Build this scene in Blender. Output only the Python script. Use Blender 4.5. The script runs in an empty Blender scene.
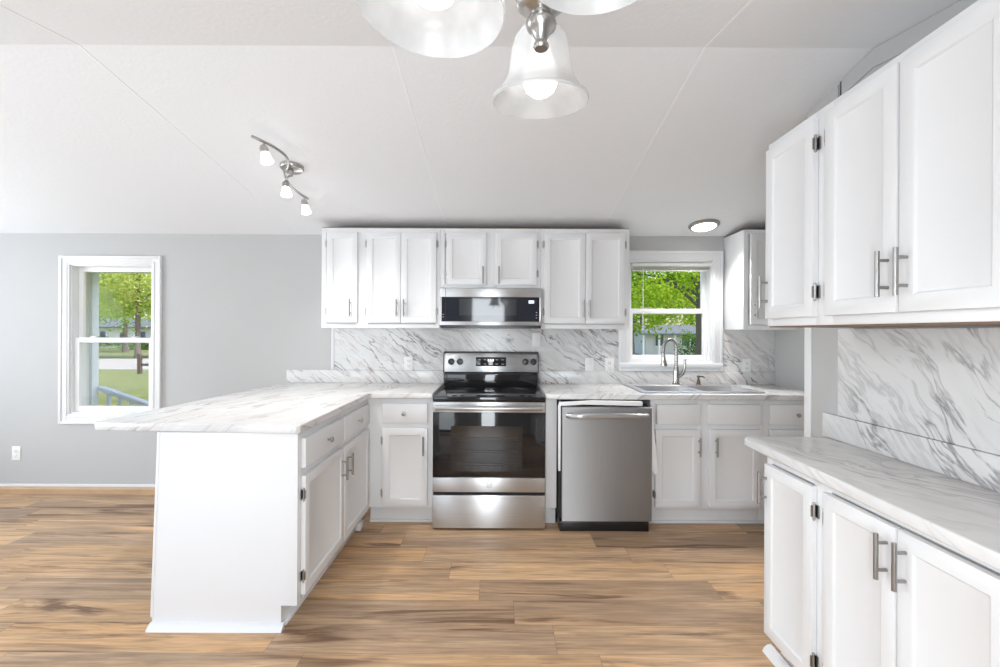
import bpy, bmesh, math, random
from math import pi, sin, cos, radians
from mathutils import Vector, Matrix
random.seed(11)
SC = bpy.context.scene
COL = SC.collection

# ------------------------------------------------------------------ camera
cam_d = bpy.data.cameras.new('camera')
cam = bpy.data.objects.new('camera', cam_d)
COL.objects.link(cam)
cam.location = (0.0, 0.0, 1.333)
cam.rotation_euler = (pi / 2, -.0045, 0)
cam_d.sensor_width = 36.0
cam_d.lens = 16.56
cam_d.shift_y = -0.0015
cam_d.clip_start = 0.02
cam_d.clip_end = 400
SC.camera = cam

# ------------------------------------------------------------------ view
SC.view_settings.view_transform = 'Standard'
SC.view_settings.look = 'None'
SC.view_settings.exposure = 0.0
SC.view_settings.gamma = 1.0
SC.view_settings.use_curve_mapping = False
SC.cycles.use_denoising = True
SC.cycles.max_bounces = 12
SC.cycles.diffuse_bounces = 9
SC.cycles.glossy_bounces = 4
SC.cycles.transmission_bounces = 8
SC.cycles.transparent_max_bounces = 12
SC.cycles.sample_clamp_indirect = 6.0

# ------------------------------------------------------------------ sky, sun
W = bpy.data.worlds.new('sky')
SC.world = W
W.use_nodes = True
wn = W.node_tree.nodes
wn.clear()
sky = wn.new('ShaderNodeTexSky')
sky.sky_type = 'NISHITA'
sky.sun_disc = False
sky.sun_elevation = radians(48)
sky.sun_rotation = radians(100)
sky.air_density = 1.0
sky.dust_density = 2.0
bg = wn.new('ShaderNodeBackground')
bg.inputs['Strength'].default_value = 0.34
wo = wn.new('ShaderNodeOutputWorld')
W.node_tree.links.new(sky.outputs[0], bg.inputs[0])
W.node_tree.links.new(bg.outputs[0], wo.inputs[0])


def lamp(name, kind, loc, energy, color=(1, 1, 1), aim=None, **kw):
    d = bpy.data.lights.new(name, kind)
    d.energy = energy
    d.color = color
    for k, v in kw.items():
        setattr(d, k, v)
    o = bpy.data.objects.new(name, d)
    COL.objects.link(o)
    o.location = loc
    if aim is not None:
        o.rotation_euler = (Vector(aim) - Vector(loc)).to_track_quat('-Z', 'Y').to_euler()
    return o


lamp('sun', 'SUN', (20, 5, 30), 5.0, (1, .95, .86), aim=(0, 9, 0), angle=radians(0.6))
# daylight that comes in through the room's other windows (left wall and behind the camera); the patio door is an added, unseen source
lamp('daylight_left_window', 'AREA', (-5.38, 1.9, 1.25), 105, (.85, .93, 1), aim=(-3.88, 1.9, 2.20),
     shape='RECTANGLE', size=2.2, size_y=1.7)
lamp('added_light_patio_door', 'AREA', (-2.7, -.68, 1.06), 48, (.85, .93, 1), aim=(-2.6, .82, 2.06),
     shape='RECTANGLE', size=2.4, size_y=1.9)
lamp('daylight_glass_door', 'AREA', (-.19, -.70, 1.0), 50, (.88, .945, 1), aim=(-.19, 3, 1.0),
     shape='RECTANGLE', size=.62, size_y=1.9)


# ------------------------------------------------------------------ helpers
class MB:
    def __init__(self):
        self.bm = bmesh.new()

    def box(self, x0, x1, y0, y1, z0, z1):
        r = bmesh.ops.create_cube(self.bm, size=1.0)
        for v in r['verts']:
            v.co = Vector(((x0 + x1) / 2 + v.co.x * (x1 - x0), (y0 + y1) / 2 + v.co.y * (y1 - y0),
                           (z0 + z1) / 2 + v.co.z * (z1 - z0)))
        return r['verts']

    def ring(self, c, a, b, r, seg):
        return [self.bm.verts.new(c + a * (r * cos(2 * pi * i / seg)) + b * (r * sin(2 * pi * i / seg)))
                for i in range(seg)]

    def skin(self, rings, caps=True, closed=False):
        n = len(rings[0])
        m = len(rings)
        for k in range(m if closed else m - 1):
            A, B = rings[k], rings[(k + 1) % m]
            for i in range(n):
                j = (i + 1) % n
                self.bm.faces.new((A[i], A[j], B[j], B[i]))
        if caps and not closed:
            self.bm.faces.new(list(reversed(rings[0])))
            self.bm.faces.new(rings[-1])

    def tube(self, pts, r, seg=12, caps=True):
        pts = [Vector(p) for p in pts]
        rs = r if isinstance(r, (list, tuple)) else [r] * len(pts)
        t0 = (pts[1] - pts[0]).normalized()
        up = Vector((0, 0, 1)) if abs(t0.z) < .9 else Vector((1, 0, 0))
        a = t0.cross(up).normalized()
        rings = []
        for i, p in enumerate(pts):
            if i == 0:
                t = t0
            elif i == len(pts) - 1:
                t = (pts[i] - pts[i - 1]).normalized()
            else:
                t = (pts[i + 1] - pts[i - 1]).normalized()
            a = (a - t * a.dot(t)).normalized()
            b = t.cross(a)
            rings.append(self.ring(p, a, b, rs[i], seg))
        self.skin(rings, caps)

    def cyl(self, p0, p1, r, seg=20, r2=None):
        self.tube([p0, p1], [r, r if r2 is None else r2], seg)

    def lathe(self, prof, seg=32, M=None, closed=False):
        """prof: (radius, height) pairs, spun about local z and placed by matrix M"""
        M = M or Matrix.Identity(4)
        rings = []
        for r, z in prof:
            rings.append([self.bm.verts.new(M @ Vector((r * cos(2 * pi * i / seg), r * sin(2 * pi * i / seg), z)))
                          for i in range(seg)])
        self.skin(rings, caps=not closed, closed=closed)

    def prism(self, pts, axis, a0, a1):
        """polygon extruded along an axis; pts give the two other coordinates in order"""
        def mk(p, a):
            q = list(p)
            q.insert(axis, a)
            return self.bm.verts.new(q)
        A = [mk(p, a0) for p in pts]
        B = [mk(p, a1) for p in pts]
        n = len(pts)
        self.bm.faces.new(list(reversed(A)))
        self.bm.faces.new(B)
        for i in range(n):
            j = (i + 1) % n
            self.bm.faces.new((A[i], A[j], B[j], B[i]))

    def sphere(self, c, r, seg=20, squash=(1, 1, 1)):
        res = bmesh.ops.create_uvsphere(self.bm, u_segments=seg, v_segments=max(8, seg // 2), radius=r)
        for v in res['verts']:
            v.co = Vector((c[0] + v.co.x * squash[0], c[1] + v.co.y * squash[1], c[2] + v.co.z * squash[2]))

    def build(self, name, mat, parent=None, bevel=0, seg=2, smooth=True, ang=38):
        bm = self.bm
        bmesh.ops.recalc_face_normals(bm, faces=bm.faces[:])
        if bevel:
            ed = [e for e in bm.edges if len(e.link_faces) == 2 and e.calc_face_angle(0) > radians(50)]
            bmesh.ops.bevel(bm, geom=ed, offset=bevel, segments=seg, profile=.5, affect='EDGES', clamp_overlap=True)
        if smooth:
            for f in bm.faces:
                f.smooth = True
            for e in bm.edges:
                if len(e.link_faces) == 2 and e.calc_face_angle(0) > radians(ang):
                    e.smooth = False
        me = bpy.data.meshes.new(name)
        bm.to_mesh(me)
        bm.free()
        for m in (mat if isinstance(mat, (list, tuple)) else [mat]):
            me.materials.append(m)
        o = bpy.data.objects.new(name, me)
        COL.objects.link(o)
        if parent is not None:
            o.parent = parent
        return o


def boxes(name, mat, parent, *bs, bevel=0, **kw):
    m = MB()
    for b in bs:
        m.box(*b)
    return m.build(name, mat, parent, bevel=bevel, **kw)


def tag(o, label, cat, group=None, kind=None):
    o['label'] = label
    o['category'] = cat
    if group:
        o['group'] = group
    if kind:
        o['kind'] = kind
    return o


def thing(name, label, cat, loc=(0, 0, 0), rz=0, group=None, kind=None):
    o = bpy.data.objects.new(name, None)
    o.empty_display_size = .05
    COL.objects.link(o)
    o.location = loc
    o.rotation_euler = (0, 0, rz)
    return tag(o, label, cat, group, kind)


def copy_tree(o, parent=None):
    c = o.copy()
    COL.objects.link(c)
    if parent is not None:
        c.parent = parent
    for ch in list(o.children):
        copy_tree(ch, c)
    return c


# ------------------------------------------------------------------ materials
def new_mat(name):
    m = bpy.data.materials.new(name)
    m.use_nodes = True
    nt = m.node_tree
    return m, nt, nt.nodes, nt.links, nt.nodes['Principled BSDF']


def plain(name, col, rough=.5, metal=0.0, spec=.5, noise=0.0, nscale=30, bump=0.0, emit=None, estr=0, aniso=0):
    m, nt, N, L, P = new_mat(name)
    P.inputs['Base Color'].default_value = (*col, 1)
    P.inputs['Roughness'].default_value = rough
    P.inputs['Metallic'].default_value = metal
    P.inputs['Specular IOR Level'].default_value = spec
    if aniso:
        P.inputs['Anisotropic'].default_value = aniso
    if emit:
        P.inputs['Emission Color'].default_value = (*emit, 1)
        P.inputs['Emission Strength'].default_value = estr
    if noise or bump:
        tc = N.new('ShaderNodeTexCoord')
        nz = N.new('ShaderNodeTexNoise')
        nz.inputs['Scale'].default_value = nscale
        nz.inputs['Detail'].default_value = 4
        L.new(tc.outputs['Object'], nz.inputs['Vector'])
        if noise:
            mx = N.new('ShaderNodeMixRGB')
            mx.inputs[1].default_value = (*[c * (1 - noise) for c in col], 1)
            mx.inputs[2].default_value = (*[min(1, c * (1 + noise)) for c in col], 1)
            L.new(nz.outputs['Fac'], mx.inputs[0])
            L.new(mx.outputs[0], P.inputs['Base Color'])
        if bump:
            bp = N.new('ShaderNodeBump')
            bp.inputs['Strength'].default_value = bump
            bp.inputs['Distance'].default_value = .003
            L.new(nz.outputs['Fac'], bp.inputs['Height'])
            L.new(bp.outputs[0], P.inputs['Normal'])
    return m


def nmath(N, L, op, a, b=None, clamp=False):
    n = N.new('ShaderNodeMath')
    n.operation = op
    n.use_clamp = clamp
    for i, v in enumerate((a, b)):
        if v is None:
            continue
        if isinstance(v, (int, float)):
            n.inputs[i].default_value = v
        else:
            L.new(v, n.inputs[i])
    return n.outputs[0]


def ramp(N, L, fac, stops, interp='LINEAR'):
    r = N.new('ShaderNodeValToRGB')
    r.color_ramp.interpolation = interp
    e = r.color_ramp.elements
    while len(e) < len(stops):
        e.new(.5)
    for k, (p, c) in enumerate(stops):
        e[k].position = p
        e[k].color = (*c, 1) if len(c) == 3 else c
    L.new(fac, r.inputs[0])
    return r.outputs[0]


def marble(name, ua, va, usign=1, ang=-40, off=(0, 0), rough=.22, dens=1.0, warm=.0, scale=1.0, warp=.16):
    """white laminate marble with grey veins; ua/va name the two in-plane axes"""
    m, nt, N, L, P = new_mat(name)
    tc = N.new('ShaderNodeTexCoord')
    sp = N.new('ShaderNodeSeparateXYZ')
    L.new(tc.outputs['Object'], sp.inputs[0])
    cb = N.new('ShaderNodeCombineXYZ')
    third = 3 - ua - va
    u = nmath(N, L, 'MULTIPLY', sp.outputs[ua], usign)
    u = nmath(N, L, 'ADD', u, nmath(N, L, 'MULTIPLY', sp.outputs[third], .9))
    u = nmath(N, L, 'ADD', u, off[0])
    v = nmath(N, L, 'ADD', sp.outputs[va], off[1])
    v = nmath(N, L, 'ADD', v, nmath(N, L, 'MULTIPLY', sp.outputs[third], -.9))
    L.new(u, cb.inputs[0])
    L.new(v, cb.inputs[1])
    rot = N.new('ShaderNodeMapping')
    rot.inputs['Rotation'].default_value = (0, 0, radians(-ang))
    rot.inputs['Scale'].default_value = (scale, scale, scale)
    L.new(cb.outputs[0], rot.inputs[0])
    # slow warp so that the veins wander
    wz = N.new('ShaderNodeTexNoise')
    wz.inputs['Scale'].default_value = 3.2
    wz.inputs['Detail'].default_value = 3
    L.new(rot.outputs[0], wz.inputs['Vector'])
    sb = N.new('ShaderNodeVectorMath')
    sb.operation = 'SUBTRACT'
    L.new(wz.outputs['Color'], sb.inputs[0])
    sb.inputs[1].default_value = (.5, .5, .5)
    sc = N.new('ShaderNodeVectorMath')
    sc.operation = 'SCALE'
    sc.inputs['Scale'].default_value = warp
    L.new(sb.outputs[0], sc.inputs[0])
    ad = N.new('ShaderNodeVectorMath')
    ad.operation = 'ADD'
    L.new(rot.outputs[0], ad.inputs[0])
    L.new(sc.outputs[0], ad.inputs[1])

    def vein(sx, sy, width, detail, seed):
        mp = N.new('ShaderNodeMapping')
        mp.inputs['Scale'].default_value = (sx, sy, 1)
        mp.inputs['Location'].default_value = (seed, seed * .7, seed * 1.3)
        L.new(ad.outputs[0], mp.inputs[0])
        nz = N.new('ShaderNodeTexNoise')
        nz.inputs['Scale'].default_value = 1
        nz.inputs['Detail'].default_value = detail
        nz.inputs['Roughness'].default_value = .55
        L.new(mp.outputs[0], nz.inputs['Vector'])
        d = nmath(N, L, 'SUBTRACT', nz.outputs['Fac'], .5)
        d = nmath(N, L, 'ABSOLUTE', d)
        d = nmath(N, L, 'DIVIDE', d, width)
        return nmath(N, L, 'SUBTRACT', 1.0, d, clamp=True)

    def mask(scale, lo, hi, seed, sx=1.0, sy=1.0):
        mp = N.new('ShaderNodeMapping')
        mp.inputs['Scale'].default_value = (scale * sx, scale * sy, 1)
        mp.inputs['Location'].default_value = (seed, seed, seed)
        L.new(ad.outputs[0], mp.inputs[0])
        nz = N.new('ShaderNodeTexNoise')
        nz.inputs['Scale'].default_value = 1
        nz.inputs['Detail'].default_value = 3
        L.new(mp.outputs[0], nz.inputs['Vector'])
        r = N.new('ShaderNodeMapRange')
        r.inputs[1].default_value = lo
        r.inputs[2].default_value = hi
        L.new(nz.outputs['Fac'], r.inputs[0])
        return r.outputs[0]

    soft = nmath(N, L, 'MULTIPLY', vein(1.6, 9.0, .13, 4, 3.1), mask(2.2, .34, .60, 9.0, .6, 1.6))
    thin = nmath(N, L, 'MULTIPLY', vein(2.2, 12.0, .024, 6, 7.7), mask(2.8, .42, .56, 21.0, .6, 1.8))
    thin2 = nmath(N, L, 'MULTIPLY', vein(3.6, 24.0, .045, 5, 14.2), mask(3.1, .40, .58, 33.0, .5, 1.6))
    soft = nmath(N, L, 'MULTIPLY', soft, .27 * dens)
    thin = nmath(N, L, 'MULTIPLY', thin, min(.95, 1.05 * dens))
    thin2 = nmath(N, L, 'MULTIPLY', thin2, .52 * dens)
    base = ramp(N, L, mask(1.8, .3, .7, 41.0, .6, 1.8), [(0, (.66, .655, .65)), (1, (.755, .75, .745))])
    m1 = N.new('ShaderNodeMixRGB')
    L.new(soft, m1.inputs[0])
    L.new(base, m1.inputs[1])
    m1.inputs[2].default_value = (.40, .39, .40, 1)
    m2 = N.new('ShaderNodeMixRGB')
    L.new(thin2, m2.inputs[0])
    L.new(m1.outputs[0], m2.inputs[1])
    tint = ramp(N, L, mask(1.6, .45, .62, 55.0),
                [(0, (.22, .21, .23)), (1, (.22 + .12 * warm + .05, .20 + .05 * warm, .19))])
    L.new(tint, m2.inputs[2])
    m3 = N.new('ShaderNodeMixRGB')
    L.new(thin, m3.inputs[0])
    L.new(m2.outputs[0], m3.inputs[1])
    m3.inputs[2].default_value = (.15, .14, .155, 1)
    L.new(m3.outputs[0], P.inputs['Base Color'])
    P.inputs['Roughness'].default_value = rough
    return m


def floor_material():
    """oak-look vinyl planks laid along x, each row stepped against the next"""
    m, nt, N, L, P = new_mat('oak_vinyl_plank')
    tc = N.new('ShaderNodeTexCoord')
    sp = N.new('ShaderNodeSeparateXYZ')
    L.new(tc.outputs['Object'], sp.inputs[0])
    X, Y = sp.outputs[0], sp.outputs[1]
    RW, PL = .19, 1.22
    yr = nmath(N, L, 'DIVIDE', nmath(N, L, 'ADD', Y, 5.697), RW)
    row = nmath(N, L, 'FLOOR', yr)
    fy = nmath(N, L, 'FRACT', yr)
    xs = nmath(N, L, 'DIVIDE', nmath(N, L, 'ADD', nmath(N, L, 'ADD', X, 20.0), nmath(N, L, 'MULTIPLY', row, .172)), PL)
    xs = nmath(N, L, 'ADD', xs, .767)
    col = nmath(N, L, 'FLOOR', xs)
    fx = nmath(N, L, 'FRACT', xs)
    cb = N.new('ShaderNodeCombineXYZ')
    L.new(row, cb.inputs[0])
    L.new(col, cb.inputs[1])
    wh = N.new('ShaderNodeTexWhiteNoise')
    wh.noise_dimensions = '2D'
    L.new(cb.outputs[0], wh.inputs['Vector'])
    rnd = wh.outputs['Value']
    ey = nmath(N, L, 'MULTIPLY', nmath(N, L, 'MINIMUM', fy, nmath(N, L, 'SUBTRACT', 1.0, fy)), RW)
    ex = nmath(N, L, 'MULTIPLY', nmath(N, L, 'MINIMUM', fx, nmath(N, L, 'SUBTRACT', 1.0, fx)), PL)
    gapf = nmath(N, L, 'LESS_THAN', nmath(N, L, 'MINIMUM', ex, ey), .0013)

    def grain(sx, sy, detail, seedmul, dist=0.0, rough=.6):
        cb = N.new('ShaderNodeCombineXYZ')
        L.new(nmath(N, L, 'ADD', nmath(N, L, 'MULTIPLY', X, sx), nmath(N, L, 'MULTIPLY', rnd, seedmul)), cb.inputs[0])
        L.new(nmath(N, L, 'MULTIPLY', Y, sy), cb.inputs[1])
        L.new(nmath(N, L, 'MULTIPLY', rnd, seedmul * 1.7), cb.inputs[2])
        nz = N.new('ShaderNodeTexNoise')
        nz.inputs['Scale'].default_value = 1
        nz.inputs['Detail'].default_value = detail
        nz.inputs['Roughness'].default_value = rough
        nz.inputs['Distortion'].default_value = dist
        L.new(cb.outputs[0], nz.inputs['Vector'])
        return nz.outputs['Fac']

    g1 = grain(.6, 7, 5, 37, .8)
    g2 = grain(4.0, 75, 5, 53, .3)
    g3 = grain(.9, 11, 5, 71, 1.0)
    g4 = grain(1.6, 16, 4, 91, 1.2)
    cast = grain(.8, 6, 3, 19, .4)

    def mix(fac, a, b, mode='MIX'):
        n = N.new('ShaderNodeMixRGB')
        n.blend_type = mode
        for i, v in enumerate((fac, a, b)):
            if isinstance(v, (int, float)):
                n.inputs[i].default_value = v
            elif isinstance(v, tuple):
                n.inputs[i].default_value = (*v, 1)
            else:
                L.new(v, n.inputs[i])
        return n.outputs[0]

    def gray(fac, lo, hi, a=0.0, b=1.0):
        return ramp(N, L, fac, [(lo, (a,) * 3), (hi, (b,) * 3)])
    c = ramp(N, L, rnd, [(0, (.60, .365, .175)), (.22, (.39, .265, .17)), (.45, (.70, .44, .225)),
                         (.65, (.32, .22, .145)), (.82, (.66, .40, .195)), (1, (.51, .33, .18))])
    c = mix(gray(cast, .46, .62, 0, .72), c, (.34, .24, .165))
    c = mix(gray(g1, .48, .68, 0, .65), c, (.76, .52, .30))
    c = mix(gray(g4, .52, .66, 0, .6), c, (.30, .19, .11))
    c = mix(1.0, c, (.97, .965, .98), 'MULTIPLY')
    c = mix(1.0, c, gray(g2, .32, .66, .76, 1.2), 'MULTIPLY')
    c = mix(gray(g3, .56, .66, 0, .9), c, (.15, .080, .042))
    c = mix(nmath(N, L, 'MULTIPLY', gapf, .5), c, (.12, .075, .045))
    L.new(c, P.inputs['Base Color'])
    P.inputs['Roughness'].default_value = .40
    P.inputs['Specular IOR Level'].default_value = .4
    bp = N.new('ShaderNodeBump')
    bp.inputs['Strength'].default_value = .12
    bp.inputs['Distance'].default_value = .002
    L.new(g2, bp.inputs['Height'])
    L.new(bp.outputs[0], P.inputs['Normal'])
    return m


def steel(name, col=.55, rough=.26, vertical=False):
    m, nt, N, L, P = new_mat(name)
    P.inputs['Metallic'].default_value = 1
    tc = N.new('ShaderNodeTexCoord')
    mp = N.new('ShaderNodeMapping')
    mp.inputs['Scale'].default_value = (300, 300, 3) if vertical else (3, 3, 300)
    L.new(tc.outputs['Object'], mp.inputs[0])
    nz = N.new('ShaderNodeTexNoise')
    nz.inputs['Scale'].default_value = 1
    nz.inputs['Detail'].default_value = 3
    L.new(mp.outputs[0], nz.inputs['Vector'])
    L.new(ramp(N, L, nz.outputs['Fac'], [(.3, (col * .92, col * .93, col * .945)), (.7, (col * 1.03, col * 1.045, col * 1.06))]),
          P.inputs['Base Color'])
    r = N.new('ShaderNodeMapRange')
    r.inputs[3].default_value = rough * .85
    r.inputs[4].default_value = rough * 1.2
    L.new(nz.outputs['Fac'], r.inputs[0])
    L.new(r.outputs[0], P.inputs['Roughness'])
    P.inputs['Anisotropic'].default_value = .85
    P.inputs['Anisotropic Rotation'].default_value = .25
    tg = N.new('ShaderNodeTangent')
    tg.direction_type = 'RADIAL'
    tg.axis = 'Z'
    L.new(tg.outputs[0], P.inputs['Tangent'])
    return m


def glass_pane(name, tint=(1, 1, 1), gloss=.005):
    m, nt, N, L, P = new_mat(name)
    N.remove(P)
    out = [n for n in N if n.type == 'OUTPUT_MATERIAL'][0]
    t = N.new('ShaderNodeBsdfTransparent')
    t.inputs[0].default_value = (*tint, 1)
    g = N.new('ShaderNodeBsdfGlossy')
    g.inputs['Roughness'].default_value = .02
    mx = N.new('ShaderNodeMixShader')
    mx.inputs[0].default_value = gloss
    L.new(t.outputs[0], mx.inputs[1])
    L.new(g.outputs[0], mx.inputs[2])
    L.new(mx.outputs[0], out.inputs[0])
    return m


def leaf_mat(name, c1, c2):
    m, nt, N, L, P = new_mat(name)
    N.remove(P)
    out = [n for n in N if n.type == 'OUTPUT_MATERIAL'][0]
    tc = N.new('ShaderNodeTexCoord')
    nz = N.new('ShaderNodeTexNoise')
    nz.inputs['Scale'].default_value = 1.1
    nz.inputs['Detail'].default_value = 4
    L.new(tc.outputs['Object'], nz.inputs['Vector'])
    c = ramp(N, L, nz.outputs['Fac'], [(.35, c1), (.62, c2)])
    d = N.new('ShaderNodeBsdfDiffuse')
    t = N.new('ShaderNodeBsdfTranslucent')
    L.new(c, d.inputs[0])
    L.new(c, t.inputs[0])
    mx = N.new('ShaderNodeMixShader')
    mx.inputs[0].default_value = .45
    L.new(d.outputs[0], mx.inputs[1])
    L.new(t.outputs[0], mx.inputs[2])
    L.new(mx.outputs[0], out.inputs[0])
    return m


def frosted(name):
    m, nt, N, L, P = new_mat(name)
    N.remove(P)
    out = [n for n in N if n.type == 'OUTPUT_MATERIAL'][0]
    tc = N.new('ShaderNodeTexCoord')
    nz = N.new('ShaderNodeTexNoise')
    nz.inputs['Scale'].default_value = 9
    nz.inputs['Detail'].default_value = 4
    nz.inputs['Distortion'].default_value = 1.5
    L.new(tc.outputs['Object'], nz.inputs['Vector'])
    d = N.new('ShaderNodeBsdfDiffuse')
    L.new(ramp(N, L, nz.outputs['Fac'], [(.35, (.62, .62, .62)), (.65, (.80, .80, .80))]), d.inputs[0])
    t = N.new('ShaderNodeBsdfTranslucent')
    t.inputs[0].default_value = (.85, .85, .85, 1)
    tr = N.new('ShaderNodeBsdfTransparent')
    tr.inputs[0].default_value = (.95, .95, .95, 1)
    g = N.new('ShaderNodeBsdfGlossy')
    g.inputs['Roughness'].default_value = .3
    m1 = N.new('ShaderNodeMixShader')
    m1.inputs[0].default_value = .30
    L.new(d.outputs[0], m1.inputs[1])
    L.new(t.outputs[0], m1.inputs[2])
    m2 = N.new('ShaderNodeMixShader')
    lw = N.new('ShaderNodeLayerWeight')
    lw.inputs['Blend'].default_value = .45
    mr = N.new('ShaderNodeMapRange')
    mr.inputs[1].default_value = .1
    mr.inputs[2].default_value = .8
    mr.inputs[3].default_value = .58
    mr.inputs[4].default_value = .12
    L.new(lw.outputs['Facing'], mr.inputs[0])
    L.new(mr.outputs[0], m2.inputs[0])
    L.new(m1.outputs[0], m2.inputs[1])
    L.new(tr.outputs[0], m2.inputs[2])
    m3 = N.new('ShaderNodeMixShader')
    m3.inputs[0].default_value = .03
    L.new(m2.outputs[0], m3.inputs[1])
    L.new(g.outputs[0], m3.inputs[2])
    L.new(m3.outputs[0], out.inputs[0])
    return m


M_WALL = plain('grey_wall_paint', (.475, .473, .47), .65, noise=.02, nscale=3)
M_CEIL = plain('ceiling_paint', (.82, .835, .86), .75, noise=.015, nscale=60, bump=.35)
M_SEAM = plain('ceiling_seam', (.86, .87, .885), .6)
M_WHITE = plain('white_trim_paint', (.765, .77, .775), .38)
M_CAB = plain('white_cabinet_paint', (.755, .76, .77), .36, bump=.06, nscale=90)
M_RAW = plain('raw_wood', (.20, .13, .085), .7, noise=.2, nscale=14)
M_OAK = plain('oak_moulding', (.50, .33, .19), .5, noise=.15, nscale=9)
M_FLOOR = floor_material()
M_SPLASH = marble('marble_splash', 0, 2, 1, -38, (3.1, 1.7), .2, .95, .8, .95)
M_SPLASH_SIDE = marble('marble_splash_side', 1, 2, -1, -42, (6.3, 4.2), .2, .66, .4, .68)
M_COUNTER = marble('marble_counter', 1, 0, 1, 20, (2.0, 5.5), .24, .50, 1.0, .75, .22)
M_COUNTER_SIDE = marble('marble_counter_side', 1, 0, -1, 28, (8.2, 1.1), .24, .52, .1, .72, .34)
M_STEEL = steel('brushed_steel', .60, .36)
M_STEEL_DW = steel('brushed_steel_dark', .57, .62, True)
M_NICKEL = plain('brushed_nickel', (.46, .445, .43), .28, 1.0)
M_PULL = plain('satin_nickel_pull', (.36, .35, .34), .3, 1.0)
M_HINGE = plain('hinge_nickel', (.42, .41, .40), .36, 1.0)
M_FAUCET = plain('stainless_faucet', (.43, .415, .40), .22, 1.0)
M_CHROME = plain('sink_steel', (.66, .66, .67), .32, 1.0)
M_BLACK = plain('black_enamel', (.012, .012, .013), .25)
M_BLKGLASS = plain('black_glass', (.010, .010, .012), .05, spec=.6)
M_OVENWIN = plain('oven_window', (.016, .016, .017), .05, spec=.6)
M_MWWIN = plain('microwave_window', (.045, .048, .056), .05, spec=.6)
M_MWGLASS = plain('microwave_glass', (.014, .017, .028), .05, spec=.6)
M_EMBLEM = plain('dark_emblem', (.07, .07, .075), .4)
M_BRONZE = plain('dark_bronze', (.16, .12, .09), .35, 1.0)
M_RACK = plain('oven_rack', (.05, .05, .05), .4, .3)
M_DARK = plain('dark_gap', (.02, .02, .02), .8)
M_DISP = plain('lit_display', (.1, .1, .12), .3, emit=(.75, .85, 1), estr=1.6)
M_PRINT = plain('printed_marks', (.55, .55, .56), .5)
M_BURNER = plain('burner_print', (.075, .075, .078), .2)
M_PLATE = plain('white_plastic', (.80, .80, .79), .35)
M_SLOT = plain('socket_slot', (.08, .08, .08), .6)
M_BULB = plain('bulb_glow', (1, 1, 1), .4, emit=(1, .985, .96), estr=2.0)
M_SPOTGLASS = plain('lit_spot_glass', (1, 1, 1), .4, emit=(1, .98, .94), estr=5)
M_DISC = plain('lit_diffuser', (1, 1, 1), .4, emit=(1, .99, .97), estr=5)
M_SHADE = frosted('frosted_glass')
M_PANE = glass_pane('window_glass')
M_VINYL = plain('vinyl_sash', (.83, .84, .845), .35)
M_FOAM = plain('white_insulation', (.88, .88, .88), .8, bump=.3, nscale=60)
M_LAWN = plain('lawn_grass_shade_mottled', (.15, .175, .05), .95, noise=.65, nscale=1.3, bump=.5)  # strong mottling stands in for tree shadows on the grass
M_ROAD = plain('pale_road', (.33, .315, .295), .9, noise=.06, nscale=2)
M_BARK = plain('tree_bark', (.17, .14, .115), .9, noise=.35, nscale=5, bump=.6)
M_LEAF_A = leaf_mat('leaf_bright', (.16, .33, .025), (.40, .56, .05))
M_LEAF_B = leaf_mat('leaf_yellow', (.30, .42, .07), (.62, .66, .20))
M_LEAF_C = leaf_mat('leaf_deep', (.06, .16, .03), (.20, .34, .06))
M_PORCH = plain('porch_paint_shade_blue', (.80, .84, .88), .5)  # white paint with the bluish tint of the porch shade mixed in
M_PORCHROOF = plain('porch_soffit', (.62, .61, .56), .6)
M_DECK = plain('deck_boards', (.42, .40, .37), .8, noise=.15, nscale=6)
M_FENCE = plain('weathered_wood', (.10, .065, .045), .85, noise=.3, nscale=8)
M_ROOF_GREY = plain('grey_shingle', (.13, .145, .175), .85, noise=.12, nscale=4)
M_SIDING = plain('pale_siding', (.72, .70, .66), .7, noise=.05, nscale=3)
M_DARKWIN = plain('far_window', (.12, .14, .17), .2)
M_DOORPAINT = plain('door_paint', (.80, .80, .79), .42)

# ------------------------------------------------------------------ room shell
XL, XR, YB, YN = -5.2, 2.24, 3.76, -.55          # left, right, back and near wall faces
RY, RZ, SL = 1.80, 2.450, .167                    # ridge of the vaulted ceiling and its slope
XH = 1.46                                         # wall behind the hutch


def ceil_z(y):
    return RZ - SL * abs(y - RY)


def struct(o, label, cat):
    return tag(o, label, cat, None, 'structure')


struct(boxes('floor', M_FLOOR, None, (XL - .12, XR + .12, YN - .12, YB + .12, -.1, 0)),
       'oak look vinyl plank floor running across the room', 'floor')
c = MB()
c.prism([(YN - .2, ceil_z(YN - .2)), (RY, RZ), (YB + .2, ceil_z(YB + .2)), (YB + .2, ceil_z(YB + .2) + .1),
         (RY, RZ + .1), (YN - .2, ceil_z(YN - .2) + .1)], 0, XL - .2, XR + .2)
struct(c.build('ceiling', M_CEIL, smooth=False), 'white vaulted ceiling with a low ridge', 'ceiling')


def wall_cells(axis, face0, face1, u0, u1, ztop, holes):
    """wall slab perpendicular to an axis, holes = (u0,u1,z0,z1); ztop is a number"""
    us = sorted({u0, u1, *[h[0] for h in holes], *[h[1] for h in holes]})
    m = MB()
    for a, b in zip(us[:-1], us[1:]):
        hs = sorted([h for h in holes if h[0] <= a + 1e-6 and h[1] >= b - 1e-6], key=lambda h: h[2])
        z = 0.0
        for h in hs + [(0, 0, ztop, ztop)]:
            if h[2] > z + 1e-6:
                if axis == 1:
                    m.box(a, b, face0, face1, z, h[2])
                else:
                    m.box(face0, face1, a, b, z, h[2])
            z = h[3]
    return m


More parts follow.
